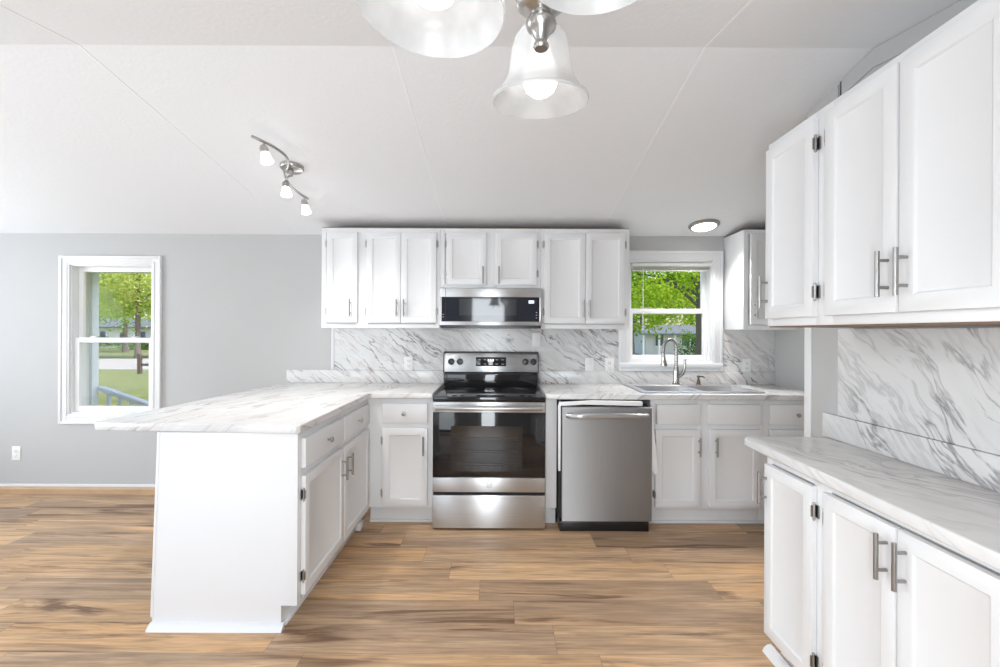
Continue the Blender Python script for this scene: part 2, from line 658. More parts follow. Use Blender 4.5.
# openings: window by the peninsula, window over the sink
W1 = (-3.515, -2.835, .645, 1.872)
W2 = (1.045, 1.735, 1.085, 1.925)
m = wall_cells(1, YB, YB + .13, XL - .12, XR + .12, ceil_z(YB) + .01, [W1, W2])
struct(m.build('wall_back', M_WALL, smooth=False), 'grey back wall with two windows behind the kitchen', 'wall')
WN = (-3.9, -1.5, .02, 2.02)
DN = (-.52, .14, 0, 1.98)
m = wall_cells(1, YN - .13, YN, XL - .12, XR + .12, ceil_z(YN) + .01, [WN, DN])
struct(m.build('wall_front', M_WALL, smooth=False), 'grey wall behind the camera with an added patio door', 'wall')
WLH = (.8, 3.0, .40, 2.10)
m = wall_cells(0, XL - .13, XL, YN, YB, 2.10, [WLH])
m.prism([(YN, 2.10), (YB, 2.10), (YB, ceil_z(YB)), (RY, RZ), (YN, ceil_z(YN))], 0, XL - .13, XL)
struct(m.build('wall_left', M_WALL, smooth=False), 'grey left end wall with a wide window', 'wall')
m = MB()
m.prism([(2.195, 0), (YB, 0), (YB, ceil_z(YB)), (2.195, ceil_z(2.195))], 0, XR, XR + .13)
struct(m.build('wall_right', M_WALL, smooth=False), 'grey right wall at the end of the sink counter', 'wall')
m = MB()
m.prism([(YN, 0), (2.195, 0), (2.195, ceil_z(2.195)), (RY, RZ), (YN, ceil_z(YN))], 0, XH, XR + .13)
struct(m.build('wall_partition', M_WALL, smooth=False), 'grey wall behind the buffet cabinets, its end at the sink corner', 'wall')
# white corner strip and panel seams of the partition
struct(boxes('trim_1', M_WHITE, None, (XH - .008, XH + .0, 2.15, 2.195, 0, 1.9), bevel=.002),
       'white corner strip at the end of the partition wall', 'trim')
m = MB()
m.prism([(1.985, 2.20), (2.15, 2.20), (2.15, ceil_z(2.15) - .012), (1.985, ceil_z(1.985) - .012)], 0, XH - .007, XH)
struct(m.build('trim_2', M_WALL, smooth=False), 'narrow grey wall panel above the corner of the buffet cabinets', 'trim')
m = MB()
m.prism([(RY, RZ - .075), (1.965, ceil_z(1.965) - .075), (1.965, ceil_z(1.965) - .003), (RY, RZ - .003),
         (YN + .01, ceil_z(YN) - .003), (YN + .01, ceil_z(YN) - .075)], 0, XH - .006, XH)
struct(m.build('trim_3', M_WALL, smooth=False), 'grey crown strip under the ceiling above the buffet cabinets', 'trim')
struct(boxes('trim_4', M_DARK, None, (XH - .003, XH, 1.970, 1.977, 2.0, ceil_z(1.99) - .004)),
       'dark seam between the two grey wall panels above the buffet', 'trim')
# thin seams between ceiling boards
for k, xs in enumerate((-1.655, -.425, .80)):
    m = MB()
    a, b = YN + .02, YB - .01
    pts = [(a, ceil_z(a) - .0012), (RY, RZ - .0012), (b, ceil_z(b) - .0012), (b, ceil_z(b) + .004), (RY, RZ + .004), (a, ceil_z(a) + .004)]
    m.prism(pts, 0, xs - .005, xs + .005)
    struct(m.build('trim_%d' % (5 + k), M_SEAM, smooth=False),
           ['ceiling seam running past the spotlight bar',
            'ceiling seam above the range wall', 'ceiling seam above the sink side'][k] + ', a thin ridge', 'trim')
# white strip beside the marble, wood shoe strip and baseboard along the grey wall
struct(boxes('trim_8', M_WHITE, None, (-1.375, -1.352, YB - .012, YB, 1.02, 1.362), bevel=.002),
       'narrow white strip at the left edge of the marble backsplash', 'trim')
m = MB()
m.prism([(YB - .006, .0), (YB, .0), (YB, .075), (YB - .006, .075)], 0, XL, -1.60)
struct(m.build('baseboard_back', M_WHITE, smooth=False), 'thin white baseboard strip on the grey wall', 'baseboard')
m = MB()
m.prism([(YB - .024, .0), (YB - .006, .0), (YB - .006, .056), (YB - .016, .052), (YB - .024, .04)], 0, XL, -1.60)
struct(m.build('trim_9', M_OAK, smooth=False), 'oak shoe strip along the foot of the grey wall', 'trim')


# ------------------------------------------------------------------ windows
def frame_boxes(x0, x1, z0, z1, y0, y1, wl, wr=None, wt=None, wb=None):
    wr = wl if wr is None else wr
    wt = wl if wt is None else wt
    wb = wl if wb is None else wb
    return [(x0, x0 + wl, y0, y1, z0, z1), (x1 - wr, x1, y0, y1, z0, z1),
            (x0 + wl, x1 - wr, y0, y1, z1 - wt, z1), (x0 + wl, x1 - wr, y0, y1, z0, z0 + wb)]


def window(name, label, H, casing, meet, sill, dy=0.0):
    x0, x1, z0, z1 = H
    r = thing(name, label, 'window', ((x0 + x1) / 2, YB, z0), kind='structure')
    ox, oz = (x0 + x1) / 2, z0

    def loc(b):
        return (b[0] - ox, b[1] - ox, b[2] - YB, b[3] - YB, b[4] - oz, b[5] - oz)
    cx0, cx1, cz0, cz1 = casing
    m = MB()
    cw = x0 - cx0
    for b in frame_boxes(cx0, cx1, cz0, cz1, YB - .016, YB, x0 - cx0 + .006, cx1 - x1 + .006, cz1 - z1 + .006, z0 - cz0 + .006):
        m.box(*loc(b))
    for b in frame_boxes(cx0, cx1, cz0, cz1, YB - .024, YB - .016, .022):   # raised outer band
        m.box(*loc(b))
    for b in frame_boxes(x0 - .022, x1 + .022, z0 - .022, z1 + .022, YB - .021, YB - .016, .014):
        m.box(*loc(b))
    m.build('casing', M_WHITE, r, bevel=.003)
    boxes('jamb', M_WHITE, r, *[loc(b) for b in frame_boxes(x0, x1, z0, z1, YB, YB + .13, .016)])
    if sill:
        boxes('sill', M_WHITE, r, loc((cx0, cx1, YB - .032, YB + .02, z0 - .03, z0 + .002)), bevel=.004)
    # lower sash sits inboard, upper sash outboard
    i0, i1 = x0 + .016, x1 - .016
    lo = boxes('lower_sash', M_VINYL, r, *[loc(b) for b in frame_boxes(i0, i1, z0 + .016, meet + .022, YB + dy + .05, YB + dy + .08, .038, None, .04, .048)], bevel=.003)
    boxes('pane', M_PANE, lo, loc((i0 + .036, i1 - .036, YB + dy + .063, YB + dy + .067, z0 + .062, meet - .016)))
    boxes('sash_lock', M_HINGE, lo, *[loc((ox + s * .17 - .028, ox + s * .17 + .028, YB + dy + .055, YB + dy + .078, meet + .022, meet + .034)) for s in (-1, 1)], bevel=.003)
    up = boxes('upper_sash', M_VINYL, r, *[loc(b) for b in frame_boxes(i0, i1, meet - .02, z1 - .016, YB + dy + .085, YB + dy + .115, .036, None, .038, .034)], bevel=.003)
    boxes('pane', M_PANE, up, loc((i0 + .034, i1 - .034, YB + dy + .098, YB + dy + .102, meet + .012, z1 - .052)))
    return r


window('window_1', 'double hung window in white casing on the grey wall left of the peninsula', W1,
       (-3.59, -2.762, .570, 1.938), 1.250, False, -.026)
window('window_2', 'double hung window in white casing above the sink', W2, (.967, 1.813, 1.02, 2.0), 1.51, True)


def outer_window(name, label, axis, f, u0, u1, z0, z1):
    """the room's other windows: frame, mullion and panes"""
    r = thing(name, label, 'window', kind='structure')

    def B(u, v, d0, d1, a, b):
        return (u, v, f - d1, f - d0, a, b) if axis == 1 else (f - d1, f - d0, u, v, a, b)
    um = (u0 + u1) / 2
    boxes('frame', M_WHITE, r, B(u0, u0 + .05, .02, .08, z0, z1), B(u1 - .05, u1, .02, .08, z0, z1),
          B(u0 + .05, u1 - .05, .02, .08, z1 - .05, z1), B(u0 + .05, u1 - .05, .02, .08, z0, z0 + .05),
          B(um - .03, um + .03, .02, .08, z0 + .05, z1 - .05), bevel=.003)
    boxes('pane', M_PANE, r, B(u0 + .05, um - .03, .045, .05, z0 + .05, z1 - .05))
    boxes('pane', M_PANE, r, B(um + .03, u1 - .05, .045, .05, z0 + .05, z1 - .05))
    boxes('casing', M_WHITE, r, B(u0 - .07, u0, -.016, 0, z0 - .02, z1 + .07), B(u1, u1 + .07, -.016, 0, z0 - .02, z1 + .07),
          B(u0, u1, -.016, 0, z1, z1 + .05), bevel=.003)
    return r


outer_window('window_3', 'wide window on the left end wall out of frame', 0, XL, *WLH)
outer_window('window_4', 'added glazed patio door behind the camera out of frame', 1, YN, *WN)  # unseen door added to let light into the room
d = thing('door_1', 'glazed white door behind the camera seen only in the oven reflection', 'door', (-.19, YN, 0), kind='structure')
boxes('door_leaf', M_DOORPAINT, d, (-.325, -.255, -.06, -.02, .005, 1.975), (.255, .325, -.06, -.02, .005, 1.975),
      (-.255, .255, -.06, -.02, .005, .12), (-.255, .255, -.06, -.02, 1.87, 1.975), bevel=.004)
boxes('pane', M_PANE, d, (-.255, .255, -.042, -.037, .12, 1.87))
boxes('casing', M_WHITE, d, (-.4, -.33, -.0, .016, 0, 2.05), (.33, .4, 0, .016, 0, 2.05), (-.33, .33, 0, .016, 1.98, 2.05), bevel=.003)

# ------------------------------------------------------------------ cabinets
def door_mesh(w, h, t=.02, rail=.052, rec=.007, slope=.008, ch=.004, bev=.0022):
    """recessed panel door: origin at lower left of its back, front faces -y"""
    m = MB()
    bm = m.bm

    def loop(i, y):
        return [bm.verts.new(p) for p in ((i, y, i), (w - i, y, i), (w - i, y, h - i), (i, y, h - i))]
    L = [loop(0, 0), loop(0, -t + ch), loop(ch * .3, -t + ch * .3), loop(ch, -t), loop(rail - slope, -t),
         loop(rail - slope * .5, -t + rec * .35), loop(rail - slope * .3, -t + rec * .8), loop(rail, -t + rec)]
    for A, B in zip(L[:-1], L[1:]):
        for i in range(4):
            j = (i + 1) % 4
            bm.faces.new((A[i], A[j], B[j], B[i]))
    bm.faces.new(L[-1])
    bm.faces.new(list(reversed(L[0])))
    return m


def slab_front(w, h, t=.02, ch=.005):
    m = MB()
    bm = m.bm

    def loop(i, y):
        return [bm.verts.new(p) for p in ((i, y, i), (w - i, y, i), (w - i, y, h - i), (i, y, h - i))]
    L = [loop(0, 0), loop(0, -t + ch), loop(ch * .3, -t + ch * .3), loop(ch, -t)]
    for A, B in zip(L[:-1], L[1:]):
        for i in range(4):
            j = (i + 1) % 4
            bm.faces.new((A[i], A[j], B[j], B[i]))
    bm.faces.new(L[-1])
    bm.faces.new(list(reversed(L[0])))
    return m


def pull(parent, x, z, length=.128, y=-.02):
    """satin bar pull standing upright on two posts"""
    m = MB()
    m.cyl((x, y - .030, z - length / 2), (x, y - .030, z + length / 2), .0062, 14)
    for s in (-1, 1):
        m.cyl((x, y, z + s * .038), (x, y - .030, z + s * .038), .0048, 12)
    return m.build('handle', M_PULL, parent, bevel=0)


def knob(parent, x, z, y=-.02):
    m = MB()
    M = Matrix.Translation((x, y, z)) @ Matrix.Rotation(pi / 2, 4, 'X')
    m.lathe([(.006, 0), (.0055, .004), (.0048, .012), (.007, .016), (.0135, .019), (.0145, .023), (.0135, .027), (.009, .0295), (.002, .030)], 20, M)
    return m.build('knob', M_NICKEL, parent)


def hinge(parent, x, z, side, y=0.0):
    """small exposed hinge: knuckle beside the door edge and a leaf on the face frame; side = -1 leaf to the left"""
    m = MB()
    m.cyl((x + side * .003, y - .012, z - .026), (x + side * .003, y - .012, z + .026), .0042, 10)
    for s in (-1, 1):
        m.sphere((x + side * .003, y - .012, z + s * .027), .0048, 10)
    m.box(min(x, x + side * .014), max(x, x + side * .014), y - .004, y - .0005, z - .022, z + .022)
    m.box(min(x, x - side * .004), max(x, x - side * .004), y - .020, y - .004, z - .020, z + .020)
    return m.build('hinge', M_HINGE, parent)


def cabinet(label, loc, rz, w, dp, z0, z1, doors, drawers=(), stiles=(), rails=(), toe=False, raw_top=False, hollow=False,
            raw_bottom=False, group=None, name='wall_cabinet', body=None):
    """local frame: x along the front, front face at y=0 looking to -y; loc z is 0"""
    r = thing(name, label, 'cabinet', loc, rz, group)
    b = body or (0, w)
    if hollow:
        boxes('body', M_CAB, r, (b[0], b[0] + .016, .018, dp, z0, z1), (b[1] - .016, b[1], .018, dp, z0, z1),
              (b[0] + .016, b[1] - .016, dp - .008, dp, z0, z1), (b[0] + .016, b[1] - .016, .018, dp - .008, z0, z0 + .016),
              (b[0] + .016, b[1] - .016, .018, .026, z0 + .016, z1))
    else:
        boxes('body', M_CAB, r, (b[0], b[1], .018, dp, z0, z1), bevel=.001)
    ff = []
    sts = [(0, .034), (w - .034, w)] + list(stiles)
    sts.sort()
    for s in sts:
        ff.append((s[0], s[1], 0, .018, z0, z1))
    rl = [(z0, z0 + .032), (z1 - .034, z1)] + list(rails)
    for s, t in zip(sts[:-1], sts[1:]):
        for q in rl:
            ff.append((s[1], t[0], 0, .018, q[0], q[1]))
    boxes('face_frame', M_CAB, r, *ff, bevel=.0008)
    if raw_top:
        boxes('top_panel', M_RAW, r, (.002, w - .002, .004, dp, z1, z1 + .006))
    if raw_bottom:
        boxes('bottom_panel', M_RAW, r, (.002, w - .002, .006, dp, z0 - .005, z0))
    if toe:
        boxes('toe_kick', M_CAB, r, (b[0], b[1], .072, .087, 0, z0), (b[0], b[1], .056, .072, 0, .018), bevel=.003)
        boxes('plinth', M_CAB, r, (b[0], b[1], .087, dp, 0, z0 - .0005))
    for D in doors:
        x0, x1, a, bz, hs, hx, hz = D[:7]
        o = door_mesh(x1 - x0, bz - a).build('door', M_CAB, r)
        o.location = (x0, -.0008, a)
        if hx is not None:
            pull(o, hx - x0, hz - a)
        hh = (bz - a)
        gap = min(.085, hh * .22)
        if hs:
            for q in (gap, hh - gap):
                hinge(o, 0 if hs < 0 else x1 - x0, q, hs)
    for D in drawers:
        x0, x1, a, bz, k = D
        o = slab_front(x1 - x0, bz - a).build('drawer', M_CAB, r)
        o.location = (x0, -.0008, a)
        if k:
            knob(o, (k if k is not True else (x0 + x1) / 2) - x0, (bz - a) / 2)
    return r


YU = 3.45            # face frames of the wall cabinets on the back wall
UZ0, UZ1 = 1.36, 2.108
DZ0, DZ1, HZ = 1.398, 2.074, 1.508
X0 = -1.34
cabinet('white wall cabinet with three tall doors left of the microwave', (X0, YU, 0), 0, .888, YB - YU - .001, UZ0, UZ1,
        [(.043, .274, DZ0, DZ1, -1, .224, HZ), (.341, .597, DZ0, DZ1, -1, .57, HZ), (.599, .863, DZ0, DZ1, 1, .624, HZ)],
        stiles=[(.262, .352)], raw_top=True)
X0 = -.451
cabinet('short white wall cabinet with two doors right above the microwave', (X0, YU, 0), 0, .752, YB - YU - .001, 1.662, UZ1,
        [(.047, .347, 1.684, DZ1, -1, .322, 1.755), (.413, .725, 1.684, DZ1, 1, .44, 1.755)],
        stiles=[(.335, .425)], raw_top=True)
X0 = .302
cabinet('white wall cabinet with two tall doors between microwave and sink window', (X0, YU, 0), 0, .666, YB - YU - .001, UZ0, UZ1,
        [(.026, .334, DZ0, DZ1, -1, .315, HZ), (.336, .630, DZ0, DZ1, 1, .36, HZ)], raw_top=True)
X0 = 1.825
cabinet('white wall cabinet in the corner right of the sink window', (X0, YU, 0), 0, XR - X0 - .001, YB - YU - .001, UZ0, UZ1,
        [(.045, .385, DZ0, DZ1, 1, .075, 1.505)], raw_top=True)

# base cabinets on the back wall
YC = 3.16
BZ0, BZ1 = .125, .876
DR0, DR1, BD0, BD1, BH = .708, .843, .142, .672, .557
cabinet('narrow white base cabinet with drawer and door left of the range', (-.905, YC, 0), 0, .447, YB - YC - .03, BZ0, BZ1,
        [(.104, .413, BD0, BD1, -1, .388, BH)], [(.104, .413, DR0, DR1, .255)], rails=[(.672, .708)], stiles=[(.034, .115)],
        toe=True, name='base_cabinet')
cabinet('white sink base cabinet with two false drawers above two doors', (1.035, YC, 0), 0, .78, YB - YC - .002, BZ0, BZ1,
        [(.03, .337, BD0, BD1, -1, .325, BH), (.398, .748, BD0, BD1, 1, .44, BH)],
        [(.04, .337, DR0, DR1, None), (.395, .75, DR0, DR1, None)], rails=[(.672, .708)], stiles=[(.325, .41)],
        toe=True, hollow=True, name='base_cabinet')
cabinet('white base cabinet with knob drawer in the corner right of the sink', (1.816, YC, 0), 0, XR - 1.816 - .002, YB - YC - .002, BZ0, BZ1,
        [(.035, .385, BD0, BD1, 1, None, BH)], [(.035, .385, DR0, DR1, .215)], rails=[(.672, .708)],
        toe=True, name='base_cabinet')
f = thing('filler_panel', 'narrow white filler panel between range and dishwasher', 'panel', (.316, YC, 0))
boxes('panel', M_CAB, f, (0, .076, 0, .55, BZ0, BZ1), bevel=.001)
boxes('toe_kick', M_CAB, f, (0, .076, .055, .5, 0, BZ0 - .0005), bevel=.001)

# peninsula: fronts look to +x
PX, PY = -.905, 2.08
p = cabinet('white peninsula base cabinet with two drawers and two doors', (PX, PY, 0), pi / 2, 1.079, .60, .10, BZ1,
            [(.022, .540, BD0 - .012, BD1, -1, .505, .562), (.556, 1.045, BD0 - .012, BD1, 1, .60, .562)],
            [(.022, .540, DR0, DR1, .29), (.556, 1.045, DR0, DR1, .80)], rails=[(.672, .708)], stiles=[(.525, .57)],
            toe=True, name='peninsula_cabinet', body=(0, 1.079))
m = MB()
# end panel: polygon in (local y, z); local y = PX - world x
m.prism([(0, BZ1), (0, .10), (.072, .10), (.072, .0), (.652, .0), (.640, .43), (.624, BZ1)], 0, -.016, -.0005)
m.build('end_panel', M_CAB, p, bevel=.0012)
m = MB()
m.prism([(.602, .0), (.602, BZ1), (.608, BZ1), (.632, .06), (.632, .0)], 0, 0, 1.079)
m.build('back_panel', M_CAB, p, bevel=.001)
m = MB()
m.prism([(.618, BZ1), (.646, .046), (.658, .046), (.630, BZ1)], 0, -.018, .012)
m.build('edge_strip', M_CAB, p, bevel=.0015)
m = MB()
m.prism([(-.050, 0), (-.016, 0), (-.016, .026), (-.026, .024), (-.042, .012)], 1, .056, .655)
m.build('shoe_moulding', M_CAB, p)
boxes('corner_block', M_CAB, p, (.99, 1.06, .02, .055, 0, .05), bevel=.003)

# buffet (hutch) along the right: fronts look to -x
HX, HY = 1.106, 1.90
cabinet('white wall cabinets with three doors over the right-hand buffet counter', (HX, HY, 0), -pi / 2, .97, XH - HX - .002, UZ0 + .002, UZ1,
        [(.014, .300, 1.392, 2.078, 1, .030, 1.50), (.356, .638, 1.392, 2.078, -1, .612, 1.50), (.645, .930, 1.392, 2.078, 1, .672, 1.50)],
        stiles=[(.288, .37)], raw_bottom=True)
b = cabinet('white buffet base cabinet with three doors under the right-hand counter', (HX, HY, 0), -pi / 2, .97, XH - HX - .002, .09, .839,
            [(.014, .300, .108, .80, 1, .030, .705), (.356, .638, .108, .80, -1, .612, .71), (.645, .930, .108, .80, 1, .672, .71)],
            stiles=[(.288, .37)], toe=True, name='buffet_cabinet')
m = MB()
m.prism([(.0, 0), (.036, 0), (.036, .03), (.018, .026), (.006, .014)], 0, -.03, .97)
m.build('shoe_moulding', M_CAB, b)

# ------------------------------------------------------------------ worktops
CZ0, CZ1 = .877, .915


def counter_slab(poly, z0, z1, holes=(), bevel=.007):
    """polygon slab; holes are rectangles cut through (poly then must be a rectangle)"""
    m = MB()
    if not holes:
        m.prism(poly, 2, z0, z1)
    else:
        x0, x1 = min(p[0] for p in poly), max(p[0] for p in poly)
        y0, y1 = min(p[1] for p in poly), max(p[1] for p in poly)
        xs = sorted({x0, x1, *[h[0] for h in holes], *[h[1] for h in holes]})
        ys = sorted({y0, y1, *[h[2] for h in holes], *[h[3] for h in holes]})
        V = {}
        for a in xs:
            for b_ in ys:
                V[a, b_] = m.bm.verts.new((a, b_, z0))
        fs = []
        for a, a2 in zip(xs[:-1], xs[1:]):
            for b_, b2 in zip(ys[:-1], ys[1:]):
                cx, cy = (a + a2) / 2, (b_ + b2) / 2
                if any(h[0] < cx < h[1] and h[2] < cy < h[3] for h in holes):
                    continue
                fs.append(m.bm.faces.new((V[a, b_], V[a2, b_], V[a2, b2], V[a, b2])))
        ex = bmesh.ops.extrude_face_region(m.bm, geom=fs)
        for g in ex['geom']:
            if isinstance(g, bmesh.types.BMVert):
                g.co.z = z1
        loose = [v for v in m.bm.verts if not v.link_faces]
        bmesh.ops.delete(m.bm, geom=loose, context='VERTS')
    return m


t = thing('countertop', 'L-shaped white marble-look countertop over the peninsula', 'countertop', (0, 0, 0))
counter_slab([(-1.85, 2.10), (-1.835, 2.088), (-.90, 2.035), (-.885, 2.046), (-.885, 3.105), (-.872, 3.12), (-.456, 3.12), (-.456, YB - .001), (-1.735, YB - .001)],
             CZ0, CZ1).build('worktop', M_COUNTER, t, bevel=.006, seg=3)
boxes('upstand', M_SPLASH, t, (-1.735, -.456, YB - .02, YB - .001, CZ1, 1.018), bevel=.002)

SINK = (.985, 1.835, 3.175, 3.70)
BAS = [(1.035, 1.40, 3.225, 3.575), (1.435, 1.803, 3.225, 3.575)]
t = thing('countertop', 'white marble-look countertop around the sink', 'countertop', (0, 0, 0))
counter_slab([(.313, 3.12), (XR - .001, YB - .001)], CZ0, CZ1, BAS).build('worktop', M_COUNTER, t, bevel=.006, seg=3)
boxes('upstand', M_SPLASH, t, (.313, XR - .001, YB - .02, YB - .001, CZ1, 1.018), bevel=.002)

t = thing('countertop', 'white marble-look countertop on the buffet cabinet at the right', 'countertop', (0, 0, 0))
counter_slab([(1.035, .90), (XH - .001, .90), (XH - .001, 2.03), (1.090, 2.03), (1.070, 2.008)], .840, .878).build('worktop', M_COUNTER_SIDE, t, bevel=.007, seg=3)
boxes('upstand', M_SPLASH_SIDE, t, (XH - .022, XH - .001, .90, 2.05, .878, .981), bevel=.002)

# marble wall panels
tag(boxes('backsplash', M_SPLASH, None, (-1.352, .967, YB - .008, YB - .0005, 1.0185, 1.36)),
    'white marble backsplash panel with grey veins behind the range', 'backsplash')
tag(boxes('backsplash', M_SPLASH, None, (1.815, XR - .0005, YB - .008, YB - .0005, 1.0185, 1.36)),
    'small marble backsplash panel in the corner right of the sink window', 'backsplash')
tag(boxes('backsplash', M_SPLASH_SIDE, None, (XH - .009, XH - .0005, .90, 1.975, .982, 1.352)),
    'white marble backsplash panel above the right-hand buffet counter', 'backsplash')

# ------------------------------------------------------------------ range
def range_cooker():
    r = thing('range', 'stainless steel freestanding electric range with black glass top', 'range', (-.071, 3.09, 0))
    w = .378
    # front plane of body y=0, back at y=.63
    boxes('body', M_BLACK, r, (-w, w, .035, .60, .014, .865), bevel=.003)
    boxes('foot', M_BLACK, r, (-w + .02, -w + .06, .05, .09, 0, .014))
    boxes('foot', M_BLACK, r, (w - .06, w - .02, .05, .09, 0, .014))
    boxes('foot', M_BLACK, r, (-w + .02, -w + .06, .52, .56, 0, .014))
    boxes('foot', M_BLACK, r, (w - .06, w - .02, .52, .56, 0, .014))
    ct = boxes('cooktop', M_BLKGLASS, r, (-w - .002, w + .002, .0, .605, .866, .897), bevel=.006, seg=3)
    for (x, y, rad) in ((-.19, .17, .105), (.19, .17, .08), (-.19, .43, .08), (.19, .43, .105), (0, .46, .05)):
        m = MB()
        for rr in (rad, rad * .62):
            m.lathe([(rr - .002, .8972), (rr + .002, .8972), (rr + .002, .8975), (rr - .002, .8975)], 40, Matrix.Translation((x, y, 0)), closed=True)
        m.build('burner_ring', M_BURNER, ct)
    for s in (-1, 1):
        m = MB()
        m.tube([(s * (w - .012), .02, .899), (s * (w - .012), .59, .899)], .002, 6)
        m.build('edge_trim', M_STEEL, ct)
    # backguard: black riser with a steel control panel above it
    bgd = thing0('backguard', r)
    m = MB()
    m.prism([(.600, .866), (.60, .985), (.606, 1.016), (.652, 1.016), (.652, .866)], 0, -w + .004, w - .004)
    m.build('riser', M_BLKGLASS, bgd, bevel=.004)
    m = MB()
    m.prism([(.594, 1.012), (.606, 1.160), (.614, 1.170), (.652, 1.170), (.652, 1.012)], 0, -w, w)
    m.build('control_panel', M_STEEL, bgd, bevel=.003)
    m = MB()
    m.prism([(.586, 1.008), (.598, 1.166), (.652, 1.176), (.652, 1.008)], 0, -w - .003, -w)
    m.prism([(.586, 1.008), (.598, 1.166), (.652, 1.176), (.652, 1.008)], 0, w, w + .003)
    m.prism([(.597, 1.165), (.612, 1.1715), (.652, 1.1745), (.652, 1.170), (.612, 1.168)], 0, -w, w)
    m.build('end_cap', M_BLACK, bgd)
    tilt = Matrix.Rotation(math.atan2(.012, .148), 4, 'X')

    def on_panel(x, z, d=0.0):
        return Vector((x, .594 + (z - 1.012) * .081 - d, z))
    m = MB()
    m.box(-.122, .122, -.002, .004, -.036, .036)
    q = m.build('display', M_BLKGLASS, bgd, bevel=.002)
    q.location = on_panel(0, 1.095, .001)
    q.rotation_euler = (-.081, 0, 0)
    m = MB()
    for k in range(3):
        m.box(-.026 + k * .018, -.014 + k * .018, -.0032, -.0022, .002, .020)
    m.build('digits', M_DISP, q)
    for k in range(5):
        for z in (-.022, .012):
            if z > 0 and k == 2:
                continue
            boxes('key_mark', M_PRINT, q, (-.105 + k * .047, -.085 + k * .047, -.003, -.0022, z, z + .005))
    for x in (-.319, -.250, .277, .341):
        c0 = on_panel(x, 1.094)
        m = MB()
        M = Matrix.Translation(c0) @ Matrix.Rotation(pi / 2 - .081, 4, 'X')
        m.lathe([(.026, -.001), (.026, .003), (.021, .005), (.0205, .022), (.018, .026), (.001, .0265)], 24, M)
        kb = m.build('knob', M_BLACK, bgd)
        m = MB()
        m.box(c0.x - .003, c0.x + .003, c0.y - .030, c0.y - .012, c0.z - .018, c0.z + .018)
        m.build('grip', M_BLACK, kb, bevel=.001)
        m = MB()
        for a in range(-3, 4):
            an = a * .7
            p0 = on_panel(x + .034 * sin(an), 1.094 + .034 * cos(an), .0005)
            m.box(p0.x - .0015, p0.x + .0015, p0.y - .001, p0.y + .001, p0.z - .0015, p0.z + .0015)
        m.build('dial_marks', M_SLOT, kb)
    # oven door
    dr = thing0('oven_door', r)
    boxes('door_slab', M_BLKGLASS, dr, (-w, w, .0, .034, .356, .862), bevel=.003)
    boxes('top_band', M_STEEL, dr, (-w, w, -.004, .03, .792, .862), bevel=.003)
    boxes('bottom_band', M_STEEL, dr, (-w, w, -.004, .034, .257, .355), bevel=.003)
    boxes('window', M_OVENWIN, dr, (-.255, .225, -.0012, .0, .395, .700), bevel=0)
    m = MB()
    for z in (.45, .535, .62):
        m.box(-.225, .20, -.0018, -.0013, z, z + .0035)
        m.box(-.225, .20, -.0018, -.0013, z - .014, z - .012)
    for k in range(9):
        m.box(-.21 + k * .049, -.208 + k * .049, -.0018, -.0013, .41, .44)
    m.build('oven_rack', M_RACK, dr)
    m = MB()
    pts = []
    for k in range(25):
        u = k / 24
        x = -.352 + .704 * u
        pts.append((x, -.048 - .006 * sin(pi * u), .828))
    m.tube(pts, .0145, 14)
    for s in (-1, 1):
        m.box(s * .345 - .013, s * .345 + .013, -.046, -.003, .816, .840)
    m.build('handle', M_STEEL, dr, bevel=0)
    m = MB()
    M = Matrix.Translation((.004, -.004, .306)) @ Matrix.Rotation(pi / 2, 4, 'X')
    m.lathe([(.0175, 0), (.0195, 0), (.0195, .0014), (.0175, .0014)], 32, M, closed=True)
    # monogram: two looped script strokes inside the ring
    for sx in (-1, 1):
        pts = []
        for k in range(28):
            a = k / 27 * 2.2 * pi
            rr = .0065 * (1 - .25 * k / 27)
            pts.append((.004 + sx * .006 + rr * .75 * cos(a + (1.6 if sx < 0 else 0)), -.0048, .306 + rr * 1.25 * sin(a + (1.6 if sx < 0 else 0))))
        m.tube(pts, .0009, 6)
    for k in range(4):
        a = k * pi / 2 + .5
        pts = [(.004 + (.0125 + .003 * sin(q)) * cos(a + q * .16), -.0048, .306 + (.0125 + .003 * sin(q)) * sin(a + q * .16)) for q in [j * .5 for j in range(9)]]
        m.tube(pts, .0008, 6)
    m.build('round_emblem', M_EMBLEM, dr)
    # storage drawer
    dw = thing0('storage_drawer', r)
    boxes('drawer_front', M_STEEL, dw, (-w, w, -.002, .034, .014, .236), bevel=.003)
    boxes('shadow_gap', M_DARK, dw, (-w + .004, w - .004, .015, .034, .237, .256))
    return r


def thing0(name, parent):
    o = bpy.data.objects.new(name, None)
    o.empty_display_size = .03
    COL.objects.link(o)
    o.parent = parent
    return o


range_cooker()

# ------------------------------------------------------------------ microwave
r = thing('microwave', 'low stainless microwave with black glass front mounted above the range', 'microwave', (-.067, 3.405, 1.36))
w = .379
boxes('case', M_STEEL, r, (-w, w, .022, .34, .022, .296), bevel=.002)
d = thing0('door', r)
boxes('door_frame', M_STEEL, d, (-w, w, -.004, .020, .231, .296), (-w, w, -.004, .020, .022, .050),
      (-w, -w + .014, -.004, .020, .050, .231), (w - .022, w, -.004, .020, .050, .231), bevel=.002)
g = boxes('glass', M_MWGLASS, d, (-w + .014, w - .022, -.003, .018, .050, .231))
boxes('window', M_MWWIN, d, (-.235, .187, -.0042, -.003, .095, .218))
boxes('seam', M_DARK, d, (-w + .041, -w + .0435, -.0052, -.002, .050, .296))
boxes('display', M_DISP, d, (.278, .318, -.0042, -.003, .185, .207))
for b_ in [(.332, .340, -.0042, -.003, z, z + .006) for z in (.075, .095, .115)] + [(-.357, -.350, -.0042, -.003, z, z + .005) for z in (.08, .10)]:
    boxes('key_mark', M_PRINT, d, b_)
m = MB()
